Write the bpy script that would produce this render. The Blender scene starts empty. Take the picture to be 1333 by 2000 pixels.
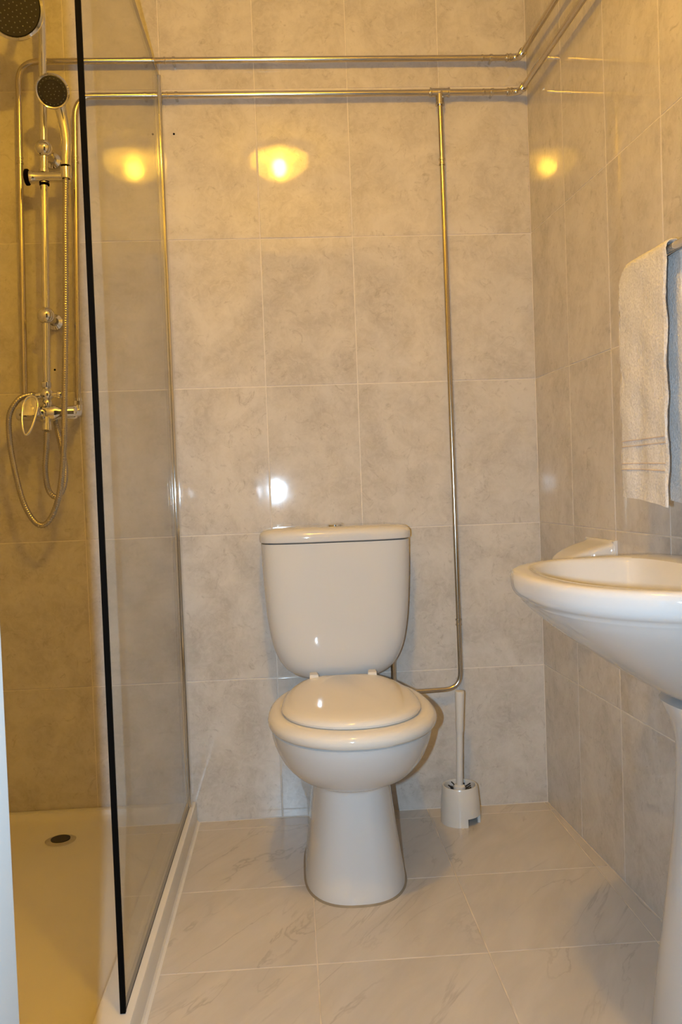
import bpy, math, random
import numpy as np
from mathutils import Vector, Matrix

rnd = random.Random(7)
scene = bpy.context.scene
COL = scene.collection
pi = math.pi

# ------------------------------------------------------------------ camera
CAM = Vector((0.0, -2.3704, 0.9063))
YAW, PITCH, ROLL = 0.0581, -0.0299, -0.0367
cam_data = bpy.data.cameras.new('camera')
cam = bpy.data.objects.new('camera', cam_data)
COL.objects.link(cam)
fwd = Vector((math.sin(YAW) * math.cos(PITCH), math.cos(YAW) * math.cos(PITCH), math.sin(PITCH)))
rgt0 = Vector((math.cos(YAW), -math.sin(YAW), 0))
up0 = rgt0.cross(fwd)
rgt = rgt0 * math.cos(ROLL) + up0 * math.sin(ROLL)
upv = -rgt0 * math.sin(ROLL) + up0 * math.cos(ROLL)
mw = Matrix.Identity(4)
for i in range(3):
    mw[i][0], mw[i][1], mw[i][2], mw[i][3] = rgt[i], upv[i], -fwd[i], CAM[i]
cam.matrix_world = mw
cam_data.sensor_fit = 'VERTICAL'
cam_data.sensor_height = 36.0
cam_data.sensor_width = 24.0
cam_data.lens = 1693.3 / 2000.0 * 36.0
cam_data.clip_start = 0.02
scene.camera = cam

# ------------------------------------------------------------------ world, flash, exposure
world = bpy.data.worlds.new('world')
scene.world = world
world.use_nodes = True
bgn = world.node_tree.nodes['Background']
bgn.inputs[0].default_value = (0.9, 0.75, 0.55, 1)
bgn.inputs[1].default_value = 0.03

fl = bpy.data.lights.new('camera_flash', 'AREA')
fl.shape = 'RECTANGLE'
fl.size = 0.0055
fl.size_y = 0.036
fl.spread = math.radians(128)
fl.energy = 10.2
fl.color = (0.575, 0.785, 1.0)
flo = bpy.data.objects.new('camera_flash', fl)
COL.objects.link(flo)
flo.location = (-0.0675, -2.335, 0.895)
flo.rotation_euler = (pi / 2 - 0.13, 0, -YAW)

LAMP_BULB = 1760.0     # radiance of the bulb
LAMP_DOME = 26.0       # glow of the opal dome
LAMP_COL = (1.0, 0.53, 0.036)

scene.cycles.sample_clamp_indirect = 40.0
scene.cycles.adaptive_threshold = 0.08
scene.cycles.max_bounces = 6
vs = scene.view_settings
vs.view_transform = 'Standard'
vs.look = 'None'
vs.gamma = 1.0
vs.exposure = 0.0
vs.use_curve_mapping = False

# ------------------------------------------------------------------ room numbers (metres)
XR, ANG = 0.6898, 0.0473          # right wall starts at the back corner and opens towards the door
XL = -1.05                        # shower side wall
YF = -1.92                        # inner face of the door wall
H = 2.370
TW, TH = 0.25, 0.3978             # wall tile
Z0 = 0.7859 - 2 * TH
FT = 0.3306


def RW(s, o, z):
    """point near the right wall: s along it from the back corner, o out from it"""
    return Vector((XR + math.sin(ANG) * s - math.cos(ANG) * o,
                   -math.cos(ANG) * s - math.sin(ANG) * o, z))


# ------------------------------------------------------------------ materials
def nmat(name):
    m = bpy.data.materials.new(name)
    m.use_nodes = True
    nt = m.node_tree
    b = nt.nodes['Principled BSDF']
    return m, nt, b


def plain(name, col, rough=0.4, metal=0.0, ior=1.5, noise=0.0, nscale=30.0, bump=0.0, coat=0.0, sss=0.0):
    m, nt, b = nmat(name)
    b.inputs['Roughness'].default_value = rough
    b.inputs['Metallic'].default_value = metal
    b.inputs['IOR'].default_value = ior
    b.inputs['Coat Weight'].default_value = coat
    b.inputs['Coat Roughness'].default_value = 0.03
    b.inputs['Base Color'].default_value = (*col, 1)
    tc = nt.nodes.new('ShaderNodeTexCoord')
    nz = nt.nodes.new('ShaderNodeTexNoise')
    nz.inputs['Scale'].default_value = nscale
    nz.inputs['Detail'].default_value = 4
    nt.links.new(tc.outputs['Object'], nz.inputs['Vector'])
    if noise > 0:
        rp = nt.nodes.new('ShaderNodeValToRGB')
        rp.color_ramp.elements[0].position = 0.3
        rp.color_ramp.elements[1].position = 0.7
        rp.color_ramp.elements[0].color = (*[c * (1 - noise) for c in col], 1)
        rp.color_ramp.elements[1].color = (*[min(1, c * (1 + noise)) for c in col], 1)
        nt.links.new(nz.outputs['Fac'], rp.inputs['Fac'])
        nt.links.new(rp.outputs['Color'], b.inputs['Base Color'])
    if bump > 0:
        bp = nt.nodes.new('ShaderNodeBump')
        bp.inputs['Strength'].default_value = bump
        bp.inputs['Distance'].default_value = 0.002
        nt.links.new(nz.outputs['Fac'], bp.inputs['Height'])
        nt.links.new(bp.outputs['Normal'], b.inputs['Normal'])
    return m


def math_node(nt, op, a, b=None):
    n = nt.nodes.new('ShaderNodeMath')
    n.operation = op
    for i, v in enumerate((a, b)):
        if v is None:
            continue
        if isinstance(v, (int, float)):
            n.inputs[i].default_value = v
        else:
            nt.links.new(v, n.inputs[i])
    return n.outputs[0]


def mixc(nt, fac, a, b):
    n = nt.nodes.new('ShaderNodeMix')
    n.data_type = 'RGBA'
    if isinstance(fac, (int, float)):
        n.inputs[0].default_value = fac
    else:
        nt.links.new(fac, n.inputs[0])
    for k, v in ((6, a), (7, b)):
        if isinstance(v, tuple):
            n.inputs[k].default_value = (*v, 1)
        else:
            nt.links.new(v, n.inputs[k])
    return n.outputs[2]


def ramp(nt, fac, p0, p1):
    n = nt.nodes.new('ShaderNodeMapRange')
    n.clamp = True
    nt.links.new(fac, n.inputs[0])
    n.inputs[1].default_value = p0
    n.inputs[2].default_value = p1
    return n.outputs[0]


def shifted_position(nt):
    """world position moved by a random amount per tile, so that no two tiles carry the same print"""
    g = nt.nodes.new('ShaderNodeNewGeometry')
    oi = nt.nodes.new('ShaderNodeObjectInfo')
    sc = nt.nodes.new('ShaderNodeVectorMath')
    sc.operation = 'SCALE'
    sc.inputs[0].default_value = (37.0, 61.0, 23.0)
    nt.links.new(oi.outputs['Random'], sc.inputs['Scale'])
    ad = nt.nodes.new('ShaderNodeVectorMath')
    ad.operation = 'ADD'
    nt.links.new(g.outputs['Position'], ad.inputs[0])
    nt.links.new(sc.outputs[0], ad.inputs[1])
    return ad.outputs[0], oi.outputs['Random']


def noise(nt, vec, scale, detail=5, rough=0.6, dist=0.0):
    n = nt.nodes.new('ShaderNodeTexNoise')
    n.inputs['Scale'].default_value = scale
    n.inputs['Detail'].default_value = detail
    n.inputs['Roughness'].default_value = rough
    n.inputs['Distortion'].default_value = dist
    nt.links.new(vec, n.inputs['Vector'])
    return n.outputs['Fac']


def wall_tile_mat():
    m, nt, b = nmat('mottled_wall_tile')
    p, r = shifted_position(nt)
    big = ramp(nt, noise(nt, p, 9, 6, 0.62, 0.6), 0.36, 0.66)
    fine = ramp(nt, noise(nt, p, 40, 7, 0.75, 1.4), 0.42, 0.66)
    spot = ramp(nt, noise(nt, p, 24, 8, 0.8, 1.6), 0.555, 0.70)
    c = mixc(nt, big, (0.655, 0.62, 0.575), (0.50, 0.465, 0.42))
    c = mixc(nt, math_node(nt, 'MULTIPLY', fine, 0.55), c, (0.70, 0.66, 0.615))
    c = mixc(nt, math_node(nt, 'MULTIPLY', spot, 0.75), c, (0.37, 0.335, 0.295))
    c = mixc(nt, math_node(nt, 'MULTIPLY', r, 0.12), c, (0.5, 0.47, 0.43))
    nt.links.new(c, b.inputs['Base Color'])
    b.inputs['Roughness'].default_value = 0.05
    b.inputs['IOR'].default_value = 1.46
    bp = nt.nodes.new('ShaderNodeBump')
    bp.inputs['Strength'].default_value = 0.05
    bp.inputs['Distance'].default_value = 0.004
    nt.links.new(noise(nt, p, 12, 2, 0.5), bp.inputs['Height'])
    nt.links.new(bp.outputs['Normal'], b.inputs['Normal'])
    return m


def floor_tile_mat():
    m, nt, b = nmat('veined_floor_tile')
    p, r = shifted_position(nt)
    mp = nt.nodes.new('ShaderNodeMapping')
    mp.inputs['Scale'].default_value = (1.0, 3.4, 1.0)
    rt = nt.nodes.new('ShaderNodeMapping')
    rt.inputs['Rotation'].default_value = (0, 0, -1.0)
    nt.links.new(p, rt.inputs['Vector'])
    nt.links.new(rt.outputs[0], mp.inputs['Vector'])
    v1 = noise(nt, mp.outputs[0], 1.7, 6, 0.55, 0.7)
    vein = math_node(nt, 'ABSOLUTE', math_node(nt, 'SUBTRACT', v1, 0.5))
    vein = math_node(nt, 'SUBTRACT', 1.0, ramp(nt, vein, 0.0, 0.013))
    gate = ramp(nt, noise(nt, p, 5, 3, 0.5), 0.42, 0.60)
    cloud = ramp(nt, noise(nt, mp.outputs[0], 4, 6, 0.6, 0.5), 0.35, 0.7)
    c = mixc(nt, cloud, (0.64, 0.59, 0.53), (0.56, 0.515, 0.46))
    c = mixc(nt, math_node(nt, 'MULTIPLY', math_node(nt, 'MULTIPLY', vein, gate), 0.42), c, (0.32, 0.285, 0.25))
    nt.links.new(c, b.inputs['Base Color'])
    b.inputs['Roughness'].default_value = 0.27
    b.inputs['IOR'].default_value = 1.42
    return m


def glass_mat():
    m = bpy.data.materials.new('clear_glass')
    m.use_nodes = True
    nt = m.node_tree
    nt.nodes.clear()
    out = nt.nodes.new('ShaderNodeOutputMaterial')
    lw = nt.nodes.new('ShaderNodeLayerWeight')
    lw.inputs['Blend'].default_value = 0.5
    f5 = math_node(nt, 'POWER', lw.outputs['Facing'], 5.0)
    fac = math_node(nt, 'ADD', math_node(nt, 'MULTIPLY', f5, 0.90), 0.035)
    tr = nt.nodes.new('ShaderNodeBsdfTransparent')
    tr.inputs[0].default_value = (0.982, 0.992, 0.975, 1)
    gl = nt.nodes.new('ShaderNodeBsdfGlossy')
    gl.inputs['Roughness'].default_value = 0.0
    mx = nt.nodes.new('ShaderNodeMixShader')
    nt.links.new(fac, mx.inputs[0])
    nt.links.new(tr.outputs[0], mx.inputs[1])
    nt.links.new(gl.outputs[0], mx.inputs[2])
    nt.links.new(mx.outputs[0], out.inputs[0])
    return m


def emit_mat(name, col, strength, mixfac=None):
    m = bpy.data.materials.new(name)
    m.use_nodes = True
    nt = m.node_tree
    nt.nodes.clear()
    out = nt.nodes.new('ShaderNodeOutputMaterial')
    em = nt.nodes.new('ShaderNodeEmission')
    em.inputs[0].default_value = (*col, 1)
    em.inputs[1].default_value = strength
    if mixfac is None:
        nt.links.new(em.outputs[0], out.inputs[0])
    else:
        tr = nt.nodes.new('ShaderNodeBsdfTransparent')
        mx = nt.nodes.new('ShaderNodeMixShader')
        mx.inputs[0].default_value = mixfac
        nt.links.new(tr.outputs[0], mx.inputs[1])
        nt.links.new(em.outputs[0], mx.inputs[2])
        nt.links.new(mx.outputs[0], out.inputs[0])
    return m


M = {
    'tile': wall_tile_mat(),
    'floor_tile': floor_tile_mat(),
    'grout': plain('pale_grout', (0.72, 0.675, 0.61), 0.7, noise=0.06, nscale=60),
    'floor_grout': plain('floor_grout', (0.70, 0.62, 0.52), 0.7, noise=0.18, nscale=14),
    'plaster': plain('white_plaster', (0.80, 0.78, 0.74), 0.8, noise=0.03, nscale=8),
    'ceramic': plain('white_porcelain', (0.67, 0.665, 0.655), 0.045, ior=1.5, noise=0.01, nscale=4),
    'seat': plain('cream_seat_plastic', (0.77, 0.735, 0.67), 0.08, ior=1.48, noise=0.01, nscale=4),
    'acrylic': plain('white_tray_acrylic', (0.74, 0.71, 0.66), 0.28, ior=1.45, noise=0.02, nscale=5),
    'old_sealant': plain('brown_old_sealant', (0.30, 0.25, 0.18), 0.6, noise=0.1),
    'edge_light_tint': plain('glass_edge_light_tint', (0.46, 0.40, 0.24), 0.15, ior=1.5, noise=0.03),  # tan imitates warm light caught in the glass edge
    'silicone': plain('white_silicone', (0.80, 0.77, 0.72), 0.35, noise=0.03),
    'chrome': plain('chrome', (0.80, 0.79, 0.77), 0.08, metal=1.0, noise=0.02),
    'pipe': plain('dull_chromed_pipe', (0.62, 0.56, 0.47), 0.20, metal=1.0, noise=0.05, nscale=18),
    'fitting': plain('soldered_fitting', (0.66, 0.62, 0.56), 0.16, metal=1.0, noise=0.08, nscale=60),
    'hose': plain('metal_hose', (0.55, 0.51, 0.45), 0.25, metal=1.0, noise=0.04),
    'black': plain('matte_black', (0.004, 0.0035, 0.003), 0.75, ior=1.12, noise=0.05),
    'darkface': plain('dark_spray_face', (0.028, 0.027, 0.028), 0.5, noise=0.06),
    'nozzle': plain('grey_nozzle', (0.20, 0.21, 0.20), 0.5, noise=0.05),
    'glass': glass_mat(),
    'plastic': plain('white_plastic', (0.70, 0.675, 0.63), 0.22, noise=0.01),
    'bristle': plain('black_bristle', (0.012, 0.012, 0.015), 0.6, noise=0.1),
    'terry': plain('cream_terry', (0.76, 0.745, 0.73), 0.95, ior=1.15, noise=0.13, nscale=260, bump=1.0),
    'terry_band': plain('cream_flat_weave', (0.70, 0.60, 0.51), 0.85, ior=1.2, noise=0.05, nscale=300, bump=0.3),
    'paint': plain('grey_white_gloss_paint', (0.44, 0.43, 0.41), 0.35, noise=0.02, nscale=6),
    'dome': emit_mat('opal_lamp_dome', LAMP_COL, LAMP_DOME, 0.55),
    'bulb': emit_mat('lamp_bulb', LAMP_COL, LAMP_BULB),
}


# ------------------------------------------------------------------ builders
def tag(o, label=None, cat=None, group=None, kind=None):
    if label:
        o['label'] = label
    if cat:
        o['category'] = cat
    if group:
        o['group'] = group
    if kind:
        o['kind'] = kind
    return o


def world_loc(o):
    v = Vector((0, 0, 0))
    while o is not None:
        v += o.location
        o = o.parent
    return v


def link(name, me, parent=None, loc=None):
    o = bpy.data.objects.new(name, me)
    COL.objects.link(o)
    if parent is not None:
        o.parent = parent
    if loc is not None:
        o.location = loc
    return o


def root(name, loc, label, cat, group=None):
    o = bpy.data.objects.new(name, None)
    COL.objects.link(o)
    o.location = loc
    o.empty_display_size = 0.05
    return tag(o, label, cat, group)


class G:
    """collects world-space geometry for one mesh"""

    def __init__(self):
        self.v, self.f = [], []

    def add(self, vs, fs):
        n = len(self.v)
        self.v += [tuple(v) for v in vs]
        self.f += [tuple(i + n for i in f) for f in fs]
        return self

    def box(self, a, b):
        x0, y0, z0 = a
        x1, y1, z1 = b
        vs = [(x0, y0, z0), (x1, y0, z0), (x1, y1, z0), (x0, y1, z0), (x0, y0, z1), (x1, y0, z1), (x1, y1, z1), (x0, y1, z1)]
        return self.add(vs, [(0, 3, 2, 1), (4, 5, 6, 7), (0, 1, 5, 4), (1, 2, 6, 5), (2, 3, 7, 6), (3, 0, 4, 7)])

    def loft(self, rings, cap0=True, cap1=True):
        n = len(rings[0])
        vs = [p for r in rings for p in r]
        fs = []
        for i in range(len(rings) - 1):
            for j in range(n):
                k = (j + 1) % n
                fs.append((i * n + j, i * n + k, (i + 1) * n + k, (i + 1) * n + j))
        if cap0:
            fs.append(tuple(reversed(range(n))))
        if cap1:
            fs.append(tuple((len(rings) - 1) * n + j for j in range(n)))
        return self.add(vs, fs)

    def tube(self, pts, r, segs=12, cap=True, radii=None):
        pts = [Vector(p) for p in pts]
        m = len(pts)
        tang = []
        for i in range(m):
            t = pts[min(i + 1, m - 1)] - pts[max(i - 1, 0)]
            tang.append(t.normalized())
        a = Vector((0, 0, 1)) if abs(tang[0].z) < 0.9 else Vector((1, 0, 0))
        nrm = (a - tang[0] * a.dot(tang[0])).normalized()
        rings = []
        for i in range(m):
            nrm = (nrm - tang[i] * nrm.dot(tang[i])).normalized()
            bn = tang[i].cross(nrm)
            rr = radii[i] if radii is not None else r
            rings.append([pts[i] + (nrm * math.cos(2 * pi * k / segs) + bn * math.sin(2 * pi * k / segs)) * rr for k in range(segs)])
        return self.loft(rings, cap, cap)

    def lathe(self, prof, org, axis, segs=24, cap=True):
        """prof: list of (radius, distance along axis)"""
        axis = Vector(axis).normalized()
        org = Vector(org)
        a = Vector((0, 0, 1)) if abs(axis.z) < 0.9 else Vector((1, 0, 0))
        e1 = (a - axis * a.dot(axis)).normalized()
        e2 = axis.cross(e1)
        rings = [[org + axis * h + (e1 * math.cos(2 * pi * k / segs) + e2 * math.sin(2 * pi * k / segs)) * max(r, 1e-5)
                  for k in range(segs)] for r, h in prof]
        return self.loft(rings, cap, cap)

    def ball(self, c, r, segs=20, rings=12, sq=(1, 1, 1)):
        prof = [(r * math.sin(pi * i / rings), -r * math.cos(pi * i / rings)) for i in range(rings + 1)]
        n = len(self.v)
        self.lathe(prof, (0, 0, 0), (0, 0, 1), segs, False)
        for i in range(n, len(self.v)):
            v = self.v[i]
            self.v[i] = (c[0] + v[0] * sq[0], c[1] + v[1] * sq[1], c[2] + v[2] * sq[2])
        return self

    def build(self, name, mat, parent=None, loc=None, smooth=True, sharp=38, label=None):
        """vertices are world-space; the object's origin goes to loc (or its parent's place)"""
        if loc is None:
            loc = world_loc(parent) if parent is not None else Vector((0, 0, 0))
        loc = Vector(loc)
        me = bpy.data.meshes.new(name)
        me.from_pydata([(v[0] - loc.x, v[1] - loc.y, v[2] - loc.z) for v in self.v], [], self.f)
        me.validate()
        import bmesh
        bm = bmesh.new()
        bm.from_mesh(me)
        bmesh.ops.recalc_face_normals(bm, faces=bm.faces)
        bm.to_mesh(me)
        bm.free()
        if smooth:
            me.shade_smooth()
            me.set_sharp_from_angle(angle=math.radians(sharp))
        me.materials.append(M[mat])
        o = bpy.data.objects.new(name, me)
        COL.objects.link(o)
        if parent is not None:
            o.parent = parent
            o.location = loc - world_loc(parent)
        else:
            o.location = loc
        if label:
            o['label'] = label
        return o


def spline(pts, n=12):
    """Catmull-Rom through the points"""
    P = [Vector(p) for p in pts]
    P = [P[0] * 2 - P[1]] + P + [P[-1] * 2 - P[-2]]
    out = []
    for i in range(1, len(P) - 2):
        p0, p1, p2, p3 = P[i - 1:i + 3]
        for k in range(n):
            t = k / n
            out.append(0.5 * ((2 * p1) + (p2 - p0) * t + (2 * p0 - 5 * p1 + 4 * p2 - p3) * t * t + (3 * p1 - p0 - 3 * p2 + p3) * t ** 3))
    out.append(P[-2])
    return out


def bend(corners, rad, n=8):
    """straight runs with rounded corners"""
    P = [Vector(p) for p in corners]
    out = [P[0]]
    for i in range(1, len(P) - 1):
        a = (P[i - 1] - P[i]).normalized()
        b = (P[i + 1] - P[i]).normalized()
        s = P[i] + a * rad
        e = P[i] + b * rad
        for k in range(n + 1):
            t = k / n
            out.append(s * (1 - t) ** 2 + P[i] * 2 * t * (1 - t) + e * t * t)
    out.append(P[-1])
    return out


def interp(table, n):
    """smooth rows between the rows of a table"""
    T = np.array(table, float)
    q = [T[0] * 2 - T[1]] + list(T) + [T[-1] * 2 - T[-2]]
    out = []
    for i in range(1, len(q) - 2):
        p0, p1, p2, p3 = q[i - 1:i + 3]
        for k in range(n):
            t = k / n
            out.append(0.5 * ((2 * p1) + (p2 - p0) * t + (2 * p0 - 5 * p1 + 4 * p2 - p3) * t * t + (3 * p1 - p0 - 3 * p2 + p3) * t ** 3))
    out.append(T[-1])
    return out


# ------------------------------------------------------------------ the setting: walls, floor, ceiling
GAP = 0.0026
THK = 0.006
tile_cache = {}


def tile_mesh(w, h, mat):
    """tile lying in local x/y, face towards +z, origin at the centre of the face; eased edges"""
    key = (round(w, 4), round(h, 4), mat)
    if key in tile_cache:
        return tile_cache[key]
    a, b = (w - GAP) / 2, (h - GAP) / 2
    e, d = 0.0014, 0.0005

    def rect(x, y, z):
        return [(-x, -y, z), (x, -y, z), (x, y, z), (-x, y, z)]
    vs = rect(a, b, -THK) + rect(a, b, -d) + rect(a - e * .4, b - e * .4, -d * .35) + rect(a - e, b - e, 0)
    fs = []
    for r in range(3):
        for j in range(4):
            k = (j + 1) % 4
            fs.append((r * 4 + j, r * 4 + k, r * 4 + 4 + k, r * 4 + 4 + j))
    fs.append((12, 13, 14, 15))
    me = bpy.data.meshes.new('tile')
    me.from_pydata(vs, [], fs)
    me.materials.append(M[mat])
    tile_cache[key] = me
    return me


def tile_face(parent, xs, zs, origin, ex, ez, tilt=0.003, tilts=None, mat='tile', skip=None):
    """one tile object per cell; ex, ez are the in-plane axes, the face looks along ex x ez"""
    ex, ez = Vector(ex), Vector(ez)
    nn = ex.cross(ez)
    base = world_loc(parent)
    for i in range(len(xs) - 1):
        for j in range(len(zs) - 1):
            w, h = xs[i + 1] - xs[i], zs[j + 1] - zs[j]
            if w < 0.006 or h < 0.006 or (skip and skip(xs[i], xs[i + 1], zs[j], zs[j + 1])):
                continue
            me = tile_mesh(w, h, mat)
            c = Vector(origin) + ex * (xs[i] + xs[i + 1]) / 2 + ez * (zs[j] + zs[j + 1]) / 2
            ax, az = (tilts or {}).get((i, j), (rnd.uniform(-tilt, tilt), rnd.uniform(-tilt, tilt)))
            rot = Matrix((ex, ez, nn)).transposed().to_4x4() @ Matrix.Rotation(ax, 4, 'X') @ Matrix.Rotation(az, 4, 'Y')
            o = bpy.data.objects.new('tile', me)
            COL.objects.link(o)
            o.parent = parent
            o.matrix_local = Matrix.Translation(c - base) @ rot


zs_rows = [0.0, Z0 + TH, Z0 + 2 * TH, Z0 + 3 * TH, Z0 + 4 * TH, Z0 + 5 * TH, H]
GD = 0.0008   # how far the joints lie behind the tile faces

# back wall
g = G().box((XL - 0.12, GD, -0.03), (XR + 0.2, 0.14, H))
wb = tag(g.build('wall_back', 'grout', smooth=False), kind='structure')
xb = 0.1963
xs = [XL] + [xb + TW * k for k in range(-4, 2)] + [XR]
tile_face(wb, xs, zs_rows, (0, 0, 0), (1, 0, 0), (0, 0, 1), 0.0028)

# right wall
SL = 1.93
g = G()
p = [RW(-0.05, -GD, 0), RW(SL + .1, -GD, 0), RW(SL + .1, -0.14, 0), RW(-0.05, -0.14, 0)]
g.loft([[(q.x, q.y, -0.03) for q in p], [(q.x, q.y, H) for q in p]])
wr = tag(g.build('wall_right', 'grout', smooth=False), kind='structure')
ss = [0.0] + [0.2529 + TW * k for k in range(0, 7)] + [SL]
# in-plane x axis runs from the door to the back corner so that the face looks into the room
exr = Vector((-math.sin(ANG), math.cos(ANG), 0))
# face direction: ex x ez must look towards -x
tile_face(wr, [v for v in ss], zs_rows, RW(0, 0, 0), -exr, (0, 0, 1), 0.0022)

# left wall (shower side)
g = G().box((XL - 0.14, YF - 0.12, -0.03), (XL - GD, 0.14, H))
wl = tag(g.build('wall_left', 'grout', smooth=False), kind='structure')
tile_face(wl, [-1.92] + [-TW * k for k in range(7, -1, -1)], zs_rows, (XL, 0, 0), (0, 1, 0), (0, 0, 1), 0.002)

# wall with the doorway the picture is taken through
DX0, DX1, DZ = -0.151, 0.60, 2.06
JT = 0.032
g = G()
g.box((XL - 0.14, YF - 0.12, -0.03), (DX0 - JT, YF, H))
g.box((DX1 + JT, YF - 0.12, -0.03), (1.05, YF, H))
g.box((DX0 - JT, YF - 0.12, DZ + JT), (DX1 + JT, YF, H))
tag(g.build('wall_front', 'plaster', smooth=False), kind='structure')
# door frame
dr = bpy.data.objects.new('door_1', None)
COL.objects.link(dr)
dr.location = ((DX0 + DX1) / 2, YF - 0.06, 0)
tag(dr, kind='structure')
G().box((DX0 - JT + .0005, YF - 0.135, 0), (DX0, YF + 0.002, DZ)).build('door_jamb', 'paint', dr, smooth=False)
G().box((DX1, YF - 0.135, 0), (DX1 + JT - .0005, YF + 0.002, DZ)).build('door_jamb', 'paint', dr, smooth=False)
G().box((DX0 - JT + .0005, YF - 0.135, DZ), (DX1 + JT - .0005, YF + 0.002, DZ + JT - .0005)).build('door_head', 'paint', dr, smooth=False)

# ceiling
tag(G().box((XL - 0.14, YF - 0.12, H), (1.05, 0.14, H + 0.1)).build('ceiling', 'plaster', smooth=False), kind='structure')

# floor with square veined tiles, a cut row at the back and a tapering cut strip along the right wall
fl_o = tag(G().box((XL - 0.14, YF - 0.13, -0.12), (1.05, 0.14, -GD)).build('floor', 'floor_grout', smooth=False), kind='structure')
FX = 0.0179
fys = [YF, -1.7395, -1.4089, -1.0783, -0.7477, -0.4171, -0.060, 0.0]
fxs = [-0.3127, FX, FX + FT, FX + 2 * FT]
tile_face(fl_o, fxs, fys, (0, 0, 0), (1, 0, 0), (0, 1, 0), 0.0006, mat='floor_tile')
for j in range(len(fys) - 1):
    y0, y1 = fys[j] + GAP / 2, fys[j + 1] - GAP / 2
    x0 = FX + 2 * FT + GAP / 2
    wx = lambda y: XR - y * math.tan(ANG) - 0.003
    if wx(y1) - x0 < 0.003:
        continue
    q = [(x0, y0), (wx(y0), y0), (wx(y1), y1), (x0, y1)]
    G().loft([[(a, b, -THK) for a, b in q], [(a, b, 0.0) for a, b in q]]).build('tile', 'floor_tile', fl_o, smooth=False)

# black discs painting the dark inside two old drill holes in the back wall tiles
for hx, hz in ((-0.273, 1.864), (-0.615, 1.245)):
    G().lathe([(0.0028, 0.0), (0.0028, 0.0012)], (hx, 0.0004, hz), (0, -1, 0), 10).build('drill_hole_dark', 'black', wb)


# ------------------------------------------------------------------ ceiling lamp
LX, LY = 0.012, -1.45
lamp = root('ceiling_lamp', (LX, LY, H), 'round opal glass dome lamp glowing warm yellow on the ceiling', 'lamp')
G().lathe([(0.0, 0), (0.135, 0), (0.135, 0.018), (0.125, 0.022), (0.0, 0.022)], (LX, LY, H), (0, 0, -1), 40).build('lamp_base', 'plastic', lamp)
G().lathe([(0.128 * math.cos(t), 0.022 + 0.085 * math.sin(t)) for t in np.linspace(0, pi / 2, 14)], (LX, LY, H), (0, 0, -1), 40, False).build('dome', 'dome', lamp)
G().ball((LX, LY, H - 0.062), 0.030, 16, 10).build('bulb', 'bulb', lamp)


# ------------------------------------------------------------------ toilet
TX = 0.114


def egg(cx, a, ym, yf, yb, z, e=2.0, n=56, clampb=None, eb=None):
    pts = []
    for k in range(n):
        t = 2 * pi * k / n
        c, s = math.cos(t), math.sin(t)
        ee = e if s < 0 else (eb or e)
        x = cx + a * math.copysign(abs(c) ** (2 / ee), c)
        if s < 0:
            y = ym - (ym - yf) * abs(s) ** (2 / ee)
        else:
            y = ym + (yb - ym) * abs(s) ** (2 / ee)
        if clampb is not None:
            y = min(y, clampb)
        pts.append((x, y, z))
    return pts


toilet = root('toilet', (TX, -0.33, 0), 'white close-coupled toilet with its lid down and cistern behind', 'toilet')
# pan: z, half width, y of widest point, front, back, exponent
pan = interp([
    (0.000, 0.116, -0.36, -0.535, -0.10, 2.5),
    (0.020, 0.114, -0.36, -0.532, -0.10, 2.5),
    (0.080, 0.105, -0.36, -0.517, -0.10, 2.5),
    (0.150, 0.096, -0.36, -0.503, -0.09, 2.5),
    (0.205, 0.090, -0.36, -0.498, -0.08, 2.5),
    (0.232, 0.0885, -0.36, -0.497, -0.07, 2.5),
    (0.240, 0.092, -0.365, -0.507, -0.065, 2.4),
    (0.251, 0.108, -0.38, -0.534, -0.06, 2.3),
    (0.268, 0.132, -0.40, -0.574, -0.055, 2.2),
    (0.295, 0.154, -0.415, -0.608, -0.05, 2.15),
    (0.325, 0.169, -0.425, -0.632, -0.04, 2.1),
    (0.352, 0.177, -0.43, -0.646, -0.035, 2.1),
    (0.372, 0.180, -0.43, -0.651, -0.035, 2.1)], 5)
rings = [egg(TX + 0.004, r[1], r[2], r[3], r[4], r[0], r[5], 64, eb=3.2) for r in pan]
rings += [egg(TX + 0.004, .174, -.43, -.642, -.04, .376, 2.1, 64, eb=3.2)]
G().loft(rings).build('pan', 'ceramic', toilet)
# grey silicone line where the foot meets the floor
G().loft([egg(TX + .004, .1195, -.36, -.5385, -.1, 0.0, 2.5, 64, eb=3.2), egg(TX + .004, .1155, -.36, -.5345, -.1, 0.004, 2.5, 64, eb=3.2)]).build('foot_seal', 'old_sealant', toilet)
# seat ring, slightly larger than the pan
sr = []
for z, da in ((0.3765, -.006), (0.378, 0.001), (0.384, 0.006), (0.392, 0.0075), (0.400, 0.005), (0.406, -0.002), (0.409, -0.010), (0.410, -0.02)):
    sr.append(egg(TX + 0.006, 0.181 + da, -0.44, -0.657 - da, -0.14 + da, z, 2.08, 64, clampb=-0.205 + da * .3, eb=2.3))
G().loft(sr).build('seat_ring', 'seat', toilet)
lid = []
for z, da in ((0.4105, -.004), (0.412, 0.0), (0.417, 0.002), (0.422, 0.0), (0.4265, -0.007), (0.4295, -0.02), (0.4315, -0.04), (0.433, -0.07)):
    lid.append(egg(TX + 0.004, 0.153 + da, -0.455, -0.628 - da, -0.135 + da, z, 2.08, 64, clampb=-0.192 + da * .25, eb=2.05))
G().loft(lid).build('seat_lid', 'seat', toilet)
for sx in (-1, 1):
    G().loft([[(TX + sx * .075 + x * .5 + .002, -0.197 + y, z) for x, y in ((-.018, .012), (.018, .012), (.022 - sx * .004, -.02), (-.022 - sx * .004, -.02))]
              for z in (0.376, 0.430, 0.4375)]).build('hinge', 'seat', toilet)
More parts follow.
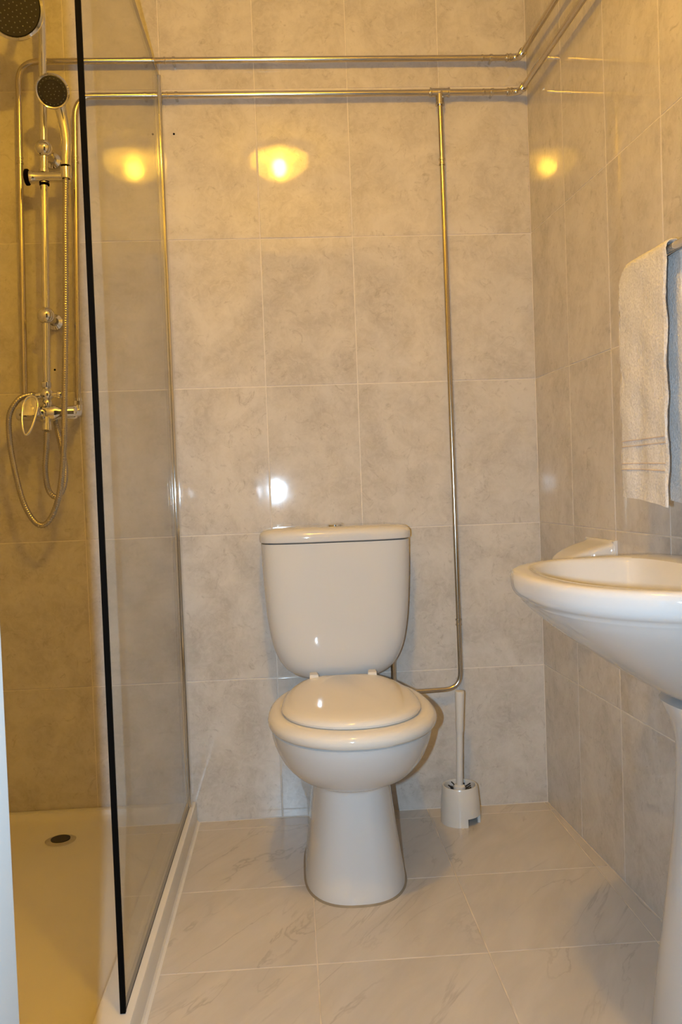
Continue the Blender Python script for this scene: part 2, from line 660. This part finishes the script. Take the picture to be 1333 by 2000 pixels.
# cistern: z, half width, front y, corner exponent
cist = interp([
    (0.405, 0.055, -0.135, 2.6),
    (0.410, 0.095, -0.152, 2.8),
    (0.420, 0.122, -0.163, 3.0),
    (0.445, 0.149, -0.173, 3.3),
    (0.490, 0.170, -0.179, 3.6),
    (0.560, 0.183, -0.182, 3.8),
    (0.640, 0.189, -0.184, 4.0),
    (0.710, 0.192, -0.186, 4.0),
    (0.764, 0.1935, -0.187, 4.0)], 5)


def cring(a, yf, z, e, yb=-0.012):
    ym = -0.085
    return [(x - 0.001, min(y, yb), z) for x, y, z in egg(TX, a, ym, yf, yb + .004, z, e, 72, eb=6.0)]


G().loft([cring(r[1], r[2], r[0], r[3]) for r in cist]).build('cistern', 'ceramic', toilet)
ld = []
for z, da in ((0.7655, -.004), (0.767, -0.001), (0.7685, 0.002), (0.778, 0.003), (0.787, 0.002), (0.794, -0.003), (0.7985, -0.010), (0.801, -0.022), (0.803, -0.045)):
    ld.append(cring(0.1945 + da, -0.188 - da, z, 4.0))
lo = G().loft(ld).build('cistern_lid', 'ceramic', toilet)
G().lathe([(0.0, 0), (0.021, 0), (0.021, 0.005), (0.018, 0.0075), (0.0, 0.0085)], (TX, -0.11, 0.8015), (0, 0, 1), 24).build('flush_button', 'chrome', lo)


# ------------------------------------------------------------------ toilet brush and its holder
BX, BY = 0.423, -0.097
hb = root('brush_holder', (BX, BY, 0), 'white plastic toilet brush holder with notched foot standing by the wall', 'brush holder')
nseg = 64
outer = [(0.0530, 0.0), (0.0530, 0.022), (0.0515, 0.05), (0.0475, 0.094), (0.0455, 0.0985), (0.0425, 0.0985), (0.0405, 0.094), (0.0440, 0.05), (0.0455, 0.022), (0.0455, 0.0)]
g = G()
vs = []
for k in range(nseg):
    t = 2 * pi * k / nseg
    for r, z in outer:
        vs.append((BX + r * math.cos(t), BY + r * math.sin(t), z))
fs = []
m = len(outer)
notch = lambda k: -78 < math.degrees((2 * pi * (k + .5) / nseg + pi) % (2 * pi) - pi) < -22
for k in range(nseg):
    k2 = (k + 1) % nseg
    for i in range(m):
        i2 = (i + 1) % m
        if notch(k) and (i in (0, 8, 9)):
            continue
        fs.append((k * m + i, k2 * m + i, k2 * m + i2, k * m + i2))
    if notch(k):
        fs.append((k * m + 1, k2 * m + 1, k2 * m + 8, k * m + 8))
        for kk, other in ((k, (k - 1) % nseg), (k2, k2)):
            if not notch(other):
                fs.append((kk * m + 0, kk * m + 1, kk * m + 8, kk * m + 9))
g.add(vs, fs)
g.build('holder_cup', 'plastic', hb)
G().lathe([(0.0, 0), (0.0445, 0), (0.0445, 0.003), (0.0, 0.003)], (BX, BY, 0.0225), (0, 0, 1), 40).build('holder_floor', 'plastic', hb)
tb = root('toilet_brush', (BX, BY, 0.03), 'white handled toilet brush with black bristles standing in its holder', 'toilet brush')
ax = Vector((0.007, -0.008, 0.25)).normalized()
b0 = Vector((BX - .002, BY - .006, 0.085))
G().lathe([(0.0155, 0.0), (0.0165, 0.006), (0.015, 0.012), (0.0095, 0.016), (0.0088, 0.05), (0.0088, 0.15), (0.0092, 0.158), (0.0105, 0.162), (0.0108, 0.20), (0.0125, 0.264), (0.0118, 0.268), (0.0, 0.269)],
          b0, ax, 20).build('handle', 'plastic', tb)
g = G()
for q in range(300):
    a = rnd.uniform(0, 2 * pi)
    z = rnd.uniform(0.034, 0.084)
    rr = rnd.uniform(0.028, 0.036)
    p0 = Vector((BX, BY, z))
    d = Vector((math.cos(a), math.sin(a), rnd.uniform(-.1, .35)))
    g.tube([p0 + d * 0.004, p0 + d * rr], 0.0021, 4)
g.build('bristles', 'bristle', tb, smooth=False)['kind'] = 'stuff'


# ------------------------------------------------------------------ shower tray
tray = root('shower_tray', (-0.66, -0.64, 0), 'low white shower tray with round drain behind the glass screen', 'shower tray')
TX0, TX1, TY0, TY1 = XL + 0.001, -0.287, -1.30, -0.0015


def rr(x0, x1, y0, y1, r, z, n=6):
    pts = []
    for cx, cy, a0 in ((x1 - r, y1 - r, 0), (x0 + r, y1 - r, pi / 2), (x0 + r, y0 + r, pi), (x1 - r, y0 + r, 1.5 * pi)):
        for k in range(n + 1):
            a = a0 + (pi / 2) * k / n
            pts.append((cx + r * math.cos(a), cy + r * math.sin(a), z))
    return pts


rim, rimb = 0.062, 0.022
DRX, DRY = -0.612, -0.165
trs = [rr(TX0, TX1, TY0, TY1, 0.004, 0.0), rr(TX0, TX1, TY0, TY1, 0.004, 0.055), rr(TX0 + .0015, TX1 - .0015, TY0 + .0015, TY1 - .0015, 0.004, 0.0585),
       rr(TX0 + .005, TX1 - .005, TY0 + .005, TY1 - .005, 0.006, 0.060),
       rr(TX0 + .03, TX1 - rim + .004, TY0 + .06, TY1 - rimb, 0.03, 0.060), rr(TX0 + .033, TX1 - rim, TY0 + .063, TY1 - rimb - .004, 0.03, 0.0585),
       rr(TX0 + .037, TX1 - rim - .003, TY0 + .067, TY1 - rimb - .007, 0.03, 0.050), rr(TX0 + .046, TX1 - rim - .012, TY0 + .077, TY1 - rimb - .016, 0.03, 0.044),
       rr(TX0 + .10, TX1 - rim - .06, TY0 + .14, TY1 - rimb - .05, 0.04, 0.041),
       [(DRX + 0.046 * math.cos(a), DRY + 0.046 * math.sin(a), 0.037) for a in [pi * 2 * ((k // 7) * 0.25 + (k % 7) / 28.0) for k in range(28)]]]
G().loft(trs).build('basin', 'acrylic', tray)
G().lathe([(0.0, 0), (0.038, 0), (0.038, 0.002), (0.032, 0.004), (0.0, 0.0045)], (DRX, DRY, 0.0375), (0, 0, 1), 32).build('drain_cover', 'chrome', tray)
G().lathe([(0.0, 0), (0.024, 0), (0.024, 0.001), (0.0, 0.001)], (DRX, DRY, 0.0421), (0, 0, 1), 28).build('drain_opening_dark', 'darkface', tray)  # flat dark disc paints the shade inside the drain opening
G().loft([[(TX1, y, 0.0), (TX1, y, 0.008), (TX1 + .003, y, 0.003), (TX1 + .008, y, 0.0)] for y in (TY0, TY1)]).build('silicone_bead', 'silicone', tray, sharp=20)

# ------------------------------------------------------------------ shower screen
XG, LG, ZT, ZG = -0.304, 0.960, 0.0605, 1.995
scr = root('shower_screen', (XG, -LG / 2, ZT), 'frameless clear glass shower screen with dark front edge standing on the tray', 'shower screen')
G().box((XG - .003, -LG, ZT + .001), (XG + .003, -0.040, ZG)).build('glass_pane', 'glass', scr, smooth=False)
G().box((XG - .0032, -LG + .004, ZG), (XG + .0032, -0.047, ZG + .0022)).build('top_edge', 'edge_light_tint', scr, smooth=False)  # opaque tan strip: light refracted in the glass top edge, painted as colour
# dark front edge, closed at the bottom with a rounded end
G().loft([[(XG + dx, y, z) for dx, y in ((-.0043, -LG - .0035), (.0043, -LG - .0035), (.0043, -LG + .004), (-.0043, -LG + .004))]
          for z in (ZT + .0005, ZG + .0025)]).build('edge_strip', 'black', scr, smooth=False)
# wall channel: its front lip runs full height in front of the cold pipe, the base behind is notched round the pipe
G().loft([[(XG + dx, y, z) for dx, y in ((-.009, -.035), (-.009, -.043), (-.007, -.048), (-.0035, -.0505), (0, -.0515), (.0035, -.0505), (.007, -.048), (.009, -.043), (.009, -.035))]
          for z in (ZT + .0005, ZG + .003)]).build('wall_channel', 'chrome', scr, sharp=60)
G().box((XG - .0070, -.036, ZT + .0005), (XG + .0070, -.0005, 1.938)).box((XG - .0070, -.036, 1.972), (XG + .0070, -.0005, ZG + .002)).build('channel_base', 'chrome', scr, smooth=False)
G().box((XG - .0035, -LG + .005, ZT + .0002), (XG + .0035, -0.049, ZT + .0012)).build('bottom_seal', 'darkface', scr, smooth=False)


# ------------------------------------------------------------------ water pipes
PR = 0.0078
PY = -0.025
ZU, ZD = 2.046, 1.955
corner = lambda z: RW(0.028, 0.026, z)


def sleeve(gname, p0, p1, r, parent, mat='fitting'):
    p0, p1 = Vector(p0), Vector(p1)
    L = (p1 - p0).length
    d = (p1 - p0).normalized()
    prof = [(PR, 0), (r, 0), (r, .004), (r - .0014, .0055), (r - .0014, L - .0055), (r, L - .004), (r, L), (PR, L)]
    return G().lathe(prof, p0, d, 16, False).build(gname, mat, parent)


def elbow(parent, z):
    c = Vector((XR - 0.026, PY, z))
    a = c + Vector((-0.024, 0, 0))
    b = c + Vector((math.sin(ANG), -math.cos(ANG), 0)) * 0.024
    pts = spline(bend([a, c, b], 0.02, 6), 1)
    G().tube(pts, PR + .0018, 14).build('elbow', 'fitting', parent)
    sleeve('elbow_collar', a - Vector((.012, 0, 0)), a + Vector((.002, 0, 0)), PR + .0032, parent)
    d = (b - c).normalized()
    sleeve('elbow_collar', b - d * .002, b + d * .010, PR + .0032, parent)
    return c


# hot pipe: mixer -> up -> along the back wall -> corner -> along the right wall to the door
pu = root('water_pipe', (0.0, PY, ZU), 'upper chromed water pipe running along the back wall into the shower corner', 'pipe')
cu = Vector((XR - 0.026, PY, ZU))
G().tube(bend([(-0.690, PY, 1.155), (-0.6665, PY, ZU), (0.0, PY, ZU), tuple(cu)], 0.055, 10), PR, 16).build('pipe_run', 'pipe', pu)
e = RW(SL - .03, 0.026, ZU + .002)
G().tube([cu, cu.lerp(e, .5), e], PR, 16).build('pipe_run', 'pipe', pu)
elbow(pu, ZU)
# cold pipe with the tee that feeds the cistern
pdn = root('water_pipe', (0.0, PY, ZD), 'lower chromed water pipe with tee and drop to the toilet cistern', 'pipe')
cd = Vector((XR - 0.026, PY, ZD))
G().tube(bend([(-0.552, PY, 1.150), (-0.5245, PY, ZD), (0.0, PY, ZD), tuple(cd)], 0.055, 10), PR, 16).build('pipe_run', 'pipe', pdn)
e = RW(SL - .03, 0.026, ZD + .002)
G().tube([cd, cd.lerp(e, .5), e], PR, 16).build('pipe_run', 'pipe', pdn)
elbow(pdn, ZD)
VX = 0.4435
sleeve('tee', (VX - .027, PY, ZD), (VX + .027, PY, ZD), PR + .0048, pdn)
sleeve('tee_branch', (VX, PY, ZD), (VX, PY, ZD - .034), PR + .0048, pdn)
G().tube(bend([(VX, PY, ZD - .02), (VX + .0055, PY, 0.338), (0.262, PY - .012, 0.338), (0.262, PY - .02, 0.43)], 0.048, 10), PR - .0008, 16).build('drop_pipe', 'pipe', pdn)
for z in (1.77, 0.522):
    sleeve('pipe_joint', (VX + (ZD - z) / (ZD - .338) * .0055, PY, z - .009), (VX + (ZD - z) / (ZD - .338) * .0055, PY, z + .009), PR + .0011, pdn, 'pipe')
for (root_o, z, xsl) in ((pu, ZU, (-0.275, 0.575)), (pdn, ZD, (-0.272, 0.575))):
    for x in xsl:
        sleeve('pipe_joint', (x - .014, PY, z), (x + .014, PY, z), PR + .0013, root_o, 'pipe')
        # clip that holds the pipe off the tiles
        G().lathe([(0.004, 0), (0.004, .02)], (x + .012, -0.0005, z - .004), (0, -1, 0), 10).lathe([(PR + .0005, 0), (PR + .002, 0), (PR + .002, .007), (PR + .0005, .007)], (x + .0085, PY, z), (1, 0, 0), 16, False).build('pipe_clip', 'fitting', root_o)
for root_o, x, z in ((pu, -0.6730, 1.79), (pdn, -0.5298, 1.79)):
    sleeve('pipe_joint', (x, PY, z - .009), (x, PY, z + .009), PR + .0011, root_o, 'pipe')


# ------------------------------------------------------------------ shower column: mixer, riser, overhead shower
RX = lambda z: -0.587 - (2.043 - z) * 0.0328
RY = -0.085
sc_ = root('shower_column', (-0.615, -0.05, 1.12), 'chrome shower riser with mixer tap below and round overhead shower', 'shower')
# riser
ris = [(RX(z), RY, z) for z in (1.165, 1.3, 1.6, 1.9, 2.06)]
ris += [(RX(2.12), RY - .004, 2.125), (RX(2.16), RY - .03, 2.172), (-0.588, RY - .075, 2.175), (-0.594, RY - .105, 2.135), (-0.598, RY - .115, 2.105)]
G().tube(spline(ris, 8), 0.0098, 18).build('riser', 'chrome', sc_)
# overhead shower
HC = Vector((-0.604, -0.262, 2.057))
HN = Vector((0.0, -0.92, -0.36)).normalized()
oh = G().lathe([(0.012, -.062), (0.016, -.045), (0.030, -.036), (0.052, -.026), (0.066, -.016), (0.0705, -.004), (0.0695, 0.003), (0.064, 0.0055), (0.060, 0.001)], HC, HN, 40).build('overhead_shower', 'chrome', sc_)
fc = G().lathe([(0.0, 0.0015), (0.0605, 0.0015), (0.0605, 0.0035), (0.0, 0.0042)], HC, HN, 40).build('spray_face', 'darkface', oh)
a1 = Vector((1, 0, 0)); a1 = (a1 - HN * a1.dot(HN)).normalized(); a2 = HN.cross(a1)
g = G()
for rad, cnt in ((0.010, 6), (0.021, 12), (0.032, 16), (0.043, 20), (0.053, 24)):
    for k in range(cnt):
        t = 2 * pi * (k + rad * 30) / cnt
        g.lathe([(0.0014, 0.0), (0.0014, 0.003), (0.0, 0.0032)], HC + a1 * rad * math.cos(t) + a2 * rad * math.sin(t) + HN * .003, HN, 6)
no = g.build('nozzles', 'nozzle', oh)
no['kind'] = 'stuff'
# wall brackets with ball knobs
for z in (1.797, 1.372):
    bk = G().lathe([(0.021, 0.001), (0.021, 0.010), (0.012, 0.016), (0.0105, 0.03), (0.0105, 0.085)], (RX(z) + .002, 0, z - .002), (0, -1, 0), 22).build('wall_bracket', 'chrome', sc_)
    G().ball((RX(z), RY, z), 0.0225, 24, 14).build('ball_joint', 'chrome', bk)
# sliding holder on the riser
zs = 1.724
sl = G().lathe([(0.0, 0.0), (0.0165, 0.0), (0.0165, .008), (0.0145, .012), (0.0135, .04), (0.014, .085), (0.0125, .1), (0.006, .104), (0, .104)], (RX(zs) - .036, RY - .003, zs), (1, 0, 0), 24).build('slider', 'chrome', sc_)
G().lathe([(0.0, 0), (0.017, 0.0), (0.0205, 0.002), (0.0205, 0.008), (0.016, 0.013), (0, .013)], (RX(zs) - .047, RY - .003, zs), (1, 0, 0), 24).build('clamp_knob', 'black', sl)
G().lathe([(0.012, 0), (0.0125, 0.0), (0.0125, .005), (0.0105, .005)], (RX(zs), RY, zs - .02), (0, 0, 1), 18, False).build('slider_ring', 'black', sl)
G().lathe([(0.012, 0), (0.0118, 0.0), (0.0118, .008), (0.0105, .008)], (RX(zs), RY, zs + .012), (0, 0, 1), 18, False).build('slider_ring', 'chrome', sl)
HX, HY = -0.5345, -0.118
G().lathe([(0.0095, 0), (0.0125, 0), (0.0135, .03), (0.0105, .03)], (HX, HY, zs - .016), (0, 0.05, 1), 20, False).lathe([(0.009, 0), (0.009, .03)], (HX - .002, RY, zs), (0, -1, 0), 14).build('hand_shower_cradle', 'chrome', sl)
# mixer body
MZ, MY = 1.123, -0.072
mx = G().lathe([(0.0, 0), (0.016, 0.0), (0.0185, .004), (0.0185, .05), (0.0235, .058), (0.0235, .102), (0.0185, .11), (0.0185, .146), (0.016, .150), (0, .150)], (-0.697, MY, MZ), (1, 0, 0), 26).build('mixer_body', 'chrome', sc_)
for x, xp in ((-0.684, -0.690), (-0.556, -0.552)):
    G().tube(bend([(xp, PY, 1.165), (xp, PY, MZ), (x, MY, MZ)], 0.014, 6), 0.0105, 14).lathe([(0.0105, 0), (0.0135, 0.0), (0.0135, .011), (0.0105, .011)], (xp, PY, 1.146), (0, 0, 1), 6, False).build('inlet_union', 'chrome', mx)
# lever: domed cap and loop handle
lv = G().lathe([(0.0, .024), (0.009, .0235), (0.016, .020), (0.0195, .012), (0.0205, 0.0), (0.0205, -.03)], (-0.646, MY - .038, MZ + .003), (-.08, -1, .12), 26).build('lever', 'chrome', mx)
loop = []
for k in range(48):
    t = 2 * pi * k / 48
    u, w = math.cos(t), math.sin(t)
    x = 0.0185 * u * (1.0 if w > 0 else 1.0 - .22 * abs(w))
    z = 0.012 + 0.028 * w if w > 0 else 0.012 - 0.072 * abs(w) ** .9
    loop.append(Vector((-0.647 + x - (0.012 - z) * .09, MY - .058 - (0.012 - z) * .32, MZ + z)))
G().tube(loop + loop[:2], 0.0036, 10, False).build('lever_loop', 'chrome', lv)
# shield that fills the upper half of the loop
top = [p for p in loop if p.z > MZ - .012]
cen = sum(top, Vector()) / len(top) + Vector((0, -.004, 0))
order = sorted(top, key=lambda p: math.atan2(p.z - cen.z, p.x - cen.x))
n0 = len(order)
G().add([tuple(p) for p in order] + [tuple(cen)] + [tuple(p + Vector((0, .004, 0))) for p in order],
        [(i, (i + 1) % n0, n0) for i in range(n0)] + [tuple(range(n0 + 1, 2 * n0 + 1))] + [(i, (i + 1) % n0, n0 + 1 + (i + 1) % n0, n0 + 1 + i) for i in range(n0)]).build('lever_shield', 'chrome', lv)
# outlet below, diverter above
G().lathe([(0.0105, 0), (0.0105, .016), (0.0125, .017), (0.0125, .034), (0.009, .036), (0, .036)], (-0.619, MY - .014, MZ - .012), (0, -.15, -1), 20).build('outlet', 'chrome', mx)
dv = G().lathe([(0.0, 0), (0.0115, 0), (0.013, .004), (0.013, .012), (0.0105, .016), (0.016, .022), (0.019, .030), (0.016, .040), (0.0105, .046), (0.013, .050), (0.013, .062), (0.0098, .064)], (RX(1.14), RY, 1.139), (0, 0, 1), 22).build('diverter', 'chrome', sc_)
G().lathe([(0.006, 0), (0.006, .014), (0.009, .016), (0.010, .022), (0.007, .028), (0, .028)], (RX(1.17) + .012, RY - .004, 1.169), (1, 0, 0), 16).build('diverter_knob', 'chrome', dv)
G().lathe([(0.0085, 0), (0.0095, .004), (0.0095, .018), (0.0075, .019)], (RX(1.17) - .012, RY - .004, 1.168), (-1, 0, -.12), 16).build('hose_nut', 'chrome', dv)
G().tube([(RX(1.14), RY, 1.142), (RX(1.13) + .003, MY, 1.118)], 0.010, 14).build('riser_stub', 'chrome', dv)


def hose(name, pts, r, parent):
    P = spline(pts, 40)
    # even steps of 2 mm, alternating radius: the wound steel strip
    out = [P[0]]
    for p in P[1:]:
        while (p - out[-1]).length >= 0.002:
            out.append(out[-1] + (p - out[-1]).normalized() * 0.002)
    return G().tube(out, r, 10, True, [r if i % 3 else r * .86 for i in range(len(out))]).build(name, 'hose', parent, sharp=180)


# hand shower with its hose
hs = root('hand_shower', (HX, HY, zs), 'small chrome hand shower with dark face hanging in its cradle on a long hose', 'hand shower')
FC = Vector((-0.5465, -0.168, 1.904))
FN = Vector((0.10, -0.85, -0.52)).normalized()
hd = G().lathe([(0.006, -.034), (0.020, -.030), (0.033, -.018), (0.0405, -.008), (0.0412, 0.0), (0.0385, 0.004), (0.034, 0.001)], FC, FN, 34).build('spray_head', 'chrome', hs)
G().lathe([(0.0, 0.001), (0.0348, 0.001), (0.0348, 0.003), (0.026, 0.0045), (0.025, 0.0035), (0.0, 0.0035)], FC, FN, 34).build('spray_face', 'darkface', hd)
b1 = Vector((1, 0, 0)); b1 = (b1 - FN * b1.dot(FN)).normalized(); b2 = FN.cross(b1)
g = G()
for rad, cnt in ((0.008, 6), (0.017, 10), (0.030, 20)):
    for k in range(cnt):
        t = 2 * pi * k / cnt
        g.lathe([(0.0012, 0.0), (0.0012, 0.0016), (0.0, 0.0018)], FC + b1 * rad * math.cos(t) + b2 * rad * math.sin(t) + FN * .003, FN, 6)
g.build('nozzles', 'nozzle', hd)['kind'] = 'stuff'
hp = spline([FC + Vector((.008, .030, -.006)), (-0.5365, -0.124, 1.866), (-0.5305, -0.1165, 1.815), (-0.5325, -0.1165, 1.765), (HX, HY, zs + .012)], 8)
G().tube(hp, .01, 16, True, list(np.interp(np.linspace(0, 1, len(hp)), [0, .3, .7, 1], [.0165, .0135, .0125, .0108]))).build('handle', 'chrome', hs)
G().lathe([(0.0105, 0), (0.0125, 0), (0.0125, .005), (0.0105, .005)], (HX, HY, zs + .012), (0, 0, 1), 18, False).build('collar', 'black', hs)
G().lathe([(0.0095, 0), (0.0098, 0), (0.0098, .024), (0.0075, .026)], (HX, HY, zs - .008), (0, 0, 1), 16).build('hose_nut', 'chrome', hs)
hose('hose', [(HX, HY, zs - .005), (-0.541, -0.118, 1.60), (-0.550, -0.116, 1.40), (-0.562, -0.114, 1.20), (-0.573, -0.112, 1.03), (-0.590, -0.108, 0.915), (-0.6200, -0.10, 0.846),
              (-0.652, -0.10, 0.838), (-0.684, -0.10, 0.895), (-0.704, -0.104, 1.0), (-0.7085, -0.11, 1.075), (-0.702, -0.115, 1.123), (-0.678, -0.112, 1.158), (-0.652, -0.098, 1.169), (RX(1.17) - .03, RY - .004, 1.1665)], 0.0078, hs)
# short hose looping from the outlet back up behind the mixer
sh = root('shower_hose', (-0.62, -0.08, 1.06), 'short metal shower hose looping below the mixer tap', 'hose')
hose('hose_run', [(-0.619, MY - .0195, MZ - .05), (-0.6225, MY - .018, 1.03), (-0.629, -0.085, 0.975), (-0.625, -0.08, 0.925), (-0.607, -0.075, 0.905), (-0.588, -0.07, 0.93), (-0.584, -0.062, 0.985), (-0.596, -0.05, 1.045), (-0.609, -0.042, 1.105)], 0.0078, sh)


# ------------------------------------------------------------------ towel rail and towel
TRZ, TRO = 1.284, 0.077
rail = root('towel_rail', RW(1.02, TRO, TRZ), 'chrome towel rail fixed to the right wall above the basin', 'towel rail')
G().tube([RW(0.775, TRO, TRZ), RW(1.05, TRO, TRZ), RW(1.33, TRO, TRZ)], 0.0095, 18).build('bar', 'chrome', rail)
nw = RW(0, 1, 0) - RW(0, 0, 0)
for s in (0.785, 1.32):
    po = G().lathe([(0.010, 0.008), (0.010, TRO), (0.012, TRO + .004), (0.010, TRO + .010), (0, TRO + .011)], RW(s, 0, TRZ), nw, 18).build('post', 'chrome', rail)
    G().lathe([(0.0, 0.0008), (0.024, 0.0008), (0.024, 0.005), (0.018, 0.010), (0.010, 0.011)], RW(s, 0, TRZ), nw, 24).build('flange', 'chrome', po)

S0, S1 = 0.757, 0.941
tw = root('towel', RW(0.85, TRO, 0.86), 'cream terry hand towel draped over the chrome rail', 'towel')


def towel_sheet(name, s0, s1, path, thick, amp, parent, mat, nv=44, hemcurve=0.0, seed=1, band=None, ridges=()):
    """path: list of (offset, z) along the drape; a thick sheet swept along the rail"""
    P = [Vector((a, b, 0)) for a, b in path]
    rings = []
    nP = len(P)
    r2 = random.Random(seed)
    ph = [r2.uniform(0, 6) for _ in range(4)]
    top_z = max(p.y for p in P)
    mid = [i for i in range(nP) if P[i].y == top_z][0]

    def pos(i, v, side):
        p = P[i]
        t = (P[min(i + 1, nP - 1)] - P[max(i - 1, 0)]).normalized()
        nrm = Vector((-t.y, t.x, 0))
        hang = max(0.0, (top_z - p.y)) / 0.43
        # soft vertical folds growing towards the hem
        w = amp * hang * (math.sin(v * 7.5 + ph[0]) * .6 + math.sin(v * 15 + ph[1] + hang * 2) * .4)
        w += 0.0009 * math.sin(p.y * 60 + v * 9 + ph[2]) + r2.uniform(-.0005, .0005)
        th = thick * (0.25 if (v < .02 or v > .98) else 1.0)
        if band and band[0] < p.y < band[1]:
            th *= 0.55
        q = p + nrm * (side * th / 2) + Vector((w, 0, 0))
        edge = 0.0016 * math.sin(p.y * 52 + ph[3]) * (1 if v > .5 else -1)
        s = s0 + (s1 - s0) * v
        if v < 0.02 or v > 0.98:
            s += edge + r2.uniform(-.0011, .0011)
        # corners rounded over the bar at the far end
        z = q.y
        if hang < .12:
            z -= 0.030 * max(0, (0.16 - v) / 0.16) ** 2 * (1 - hang / .12)
        if hemcurve and hang > .8:
            z -= hemcurve * (v ** 1.5) * (hang - .8) / .2
        return RW(s, q.x, z)
    vals = [0, .012] + [k / (nv) for k in range(1, nv)] + [.988, 1]
    for i in range(nP):
        outer = [pos(i, v, 1) for v in vals]
        inner = [pos(i, v, -1) for v in reversed(vals)]
        e0 = (outer[-1] + inner[0]) / 2
        rings.append(outer + inner)
    cloth = G().loft(rings).build(name, mat, parent, sharp=70)
    # woven border: raised ridges across the front, lying on the sheet
    nw_ = RW(0, 1, 0) - RW(0, 0, 0)
    for zr in ridges:
        i = min(range(nP // 2), key=lambda k: abs(P[k].y - zr))
        line = [pos(i, .03 + .94 * k / 30, -1) + nw_ * .0004 for k in range(31)]
        G().tube(line, 0.0011, 6).build('woven_ridge', 'terry_band', parent)
    return cloth


fo, bo = TRO + 0.0150, TRO - 0.0150
path = [(fo + .003 - .003 * k / 40, 0.866 + (TRZ - .866) * k / 40) for k in range(41)]
path += [(TRO + 0.0150 * math.cos(t), TRZ + 0.0150 * math.sin(t)) for t in np.linspace(0, pi, 13)[1:-1]]
path += [(bo - .004 * k / 40, TRZ - (TRZ - .868) * k / 40) for k in range(41)]
# normals of the sheet look outwards when the path runs from the wall side to the room side
towel_sheet('terry_cloth', S0, S1, path, 0.0044, 0.0035, tw, 'terry', hemcurve=0.016, seed=3, band=(0.926, 0.966), ridges=(0.918, 0.929, 0.960, 0.971))
# ------------------------------------------------------------------ soap dish
sd = root('soap_dish', RW(0.43, 0.0, 0.70), 'small white ceramic soap dish fixed low on the right wall', 'soap dish')
sec = interp([(0.001, .3455, .511, .690, .764), (0.008, .3455, .511, .690, .764), (0.016, .348, .507, .690, .7585), (0.045, .350, .502, .690, .7500), (0.075, .357, .485, .692, .738), (0.098, .372, .455, .697, .725), (0.108, .392, .430, .703, .716)], 4)
rings = []
for o, s0, s1, z0, z1 in sec:
    ring = []
    cs, cz, hs_, hz = (s0 + s1) / 2, (z0 + z1) / 2, (s1 - s0) / 2, (z1 - z0) / 2
    for k in range(40):
        t = 2 * pi * k / 40
        c, s = math.cos(t), math.sin(t)
        ring.append(RW(cs + hs_ * math.copysign(abs(c) ** .28, c), o, cz + hz * math.copysign(abs(s) ** .28, s)))
    rings.append(ring)
G().loft(rings).build('dish', 'ceramic', sd)
G().loft([[RW(.428 + a * (.0835 + dd), o, .727 + b * (.0375 + dd)) for a, b in ((-1, -1), (1, -1), (1, 1), (-1, 1))] for o, dd in ((.0008, 0), (.006, 0), (.009, -.003))]).build('back_plate', 'ceramic', sd, smooth=False)


# ------------------------------------------------------------------ washbasin on its pedestal
SC, BHL, BPR = 1.050, 0.285, 0.386
basin = root('washbasin', RW(SC, 0.0, 0.57), 'white ceramic washbasin with rounded front on the right wall', 'washbasin')


def bring(half, o0, o1, z, e=2.35, n=80, sc=SC):
    """D-shaped outline: flat at the wall, rounded out to o1"""
    pts = []
    for k in range(n):
        t = 2 * pi * k / n
        c, s = math.cos(t), math.sin(t)
        om = o0 + (o1 - o0) * .36
        a = half * math.copysign(abs(c) ** (2 / e), c)
        if s > 0:
            o = om + (o1 - om) * abs(s) ** (2 / e)
        else:
            o = om - (om - o0) * abs(s) ** (2 / 5.0)
            a = half * math.copysign(abs(c) ** (2 / 5.0), c)
        pts.append(RW(sc + a, o, z))
    return pts


br = []
under = interp([(0.548, .090, .020, .120, 2.2), (0.560, .105, .012, .160, 2.2), (0.590, .140, .006, .212, 2.2), (0.625, .182, .003, .266, 2.25),
                (0.662, .222, .002, .318, 2.3), (0.690, .250, .001, .352, 2.35), (0.708, .266, .001, .370, 2.35), (0.7155, .2745, .001, .377, 2.35)], 4)
under = [r for r in under if r[0] < .7115] + [np.array(r) for r in ((0.7150, .2715, .001, .3745, 2.35), (0.7175, .2755, .001, .3782, 2.35), (0.7205, .2790, .001, .3813, 2.35), (0.7245, .2820, .001, .3840, 2.35), (0.7290, .2840, .001, .3858, 2.35))]
for z, hf, o0, o1, e in under:
    br.append(bring(hf, o0, o1, z, e))
br += [bring(.285, .001, .3865, .735), bring(.285, .001, .3868, .745), bring(.2835, .001, .3855, .752), bring(.280, .002, .382, .7560), bring(.274, .004, .376, .7575),
       bring(.262, .03, .364, .7575), bring(.2495, .07, .353, .7570), bring(.245, .082, .3485, .7550), bring(.241, .086, .344, .749), bring(.236, .090, .338, .735),
       bring(.224, .098, .325, .700), bring(.196, .112, .300, .660), bring(.150, .135, .262, .632), bring(.085, .165, .222, .620), bring(.03, .186, .200, .617)]
G().loft(br).build('bowl', 'ceramic', basin)
G().lathe([(0.0, 0), (0.024, 0), (0.024, .002), (0.018, .0035), (0, .0035)], RW(SC, .193, .6172), (0, 0, 1), 24).build('waste', 'chrome', basin)

ped = root('pedestal', RW(SC, 0.10, 0), 'white ceramic pedestal carrying the washbasin', 'pedestal')
pr_ = interp([(0.0, .115, .022, .186), (0.012, .114, .022, .185), (0.10, .106, .026, .175), (0.22, .096, .030, .158), (0.34, .088, .034, .143), (0.45, .084, .036, .136), (0.50, .086, .034, .141), (0.547, .096, .028, .162)], 5)
G().loft([bring(h, o0, o1, z, 2.3, 56, SC + .0) for z, h, o0, o1 in pr_]).build('column', 'ceramic', ped)
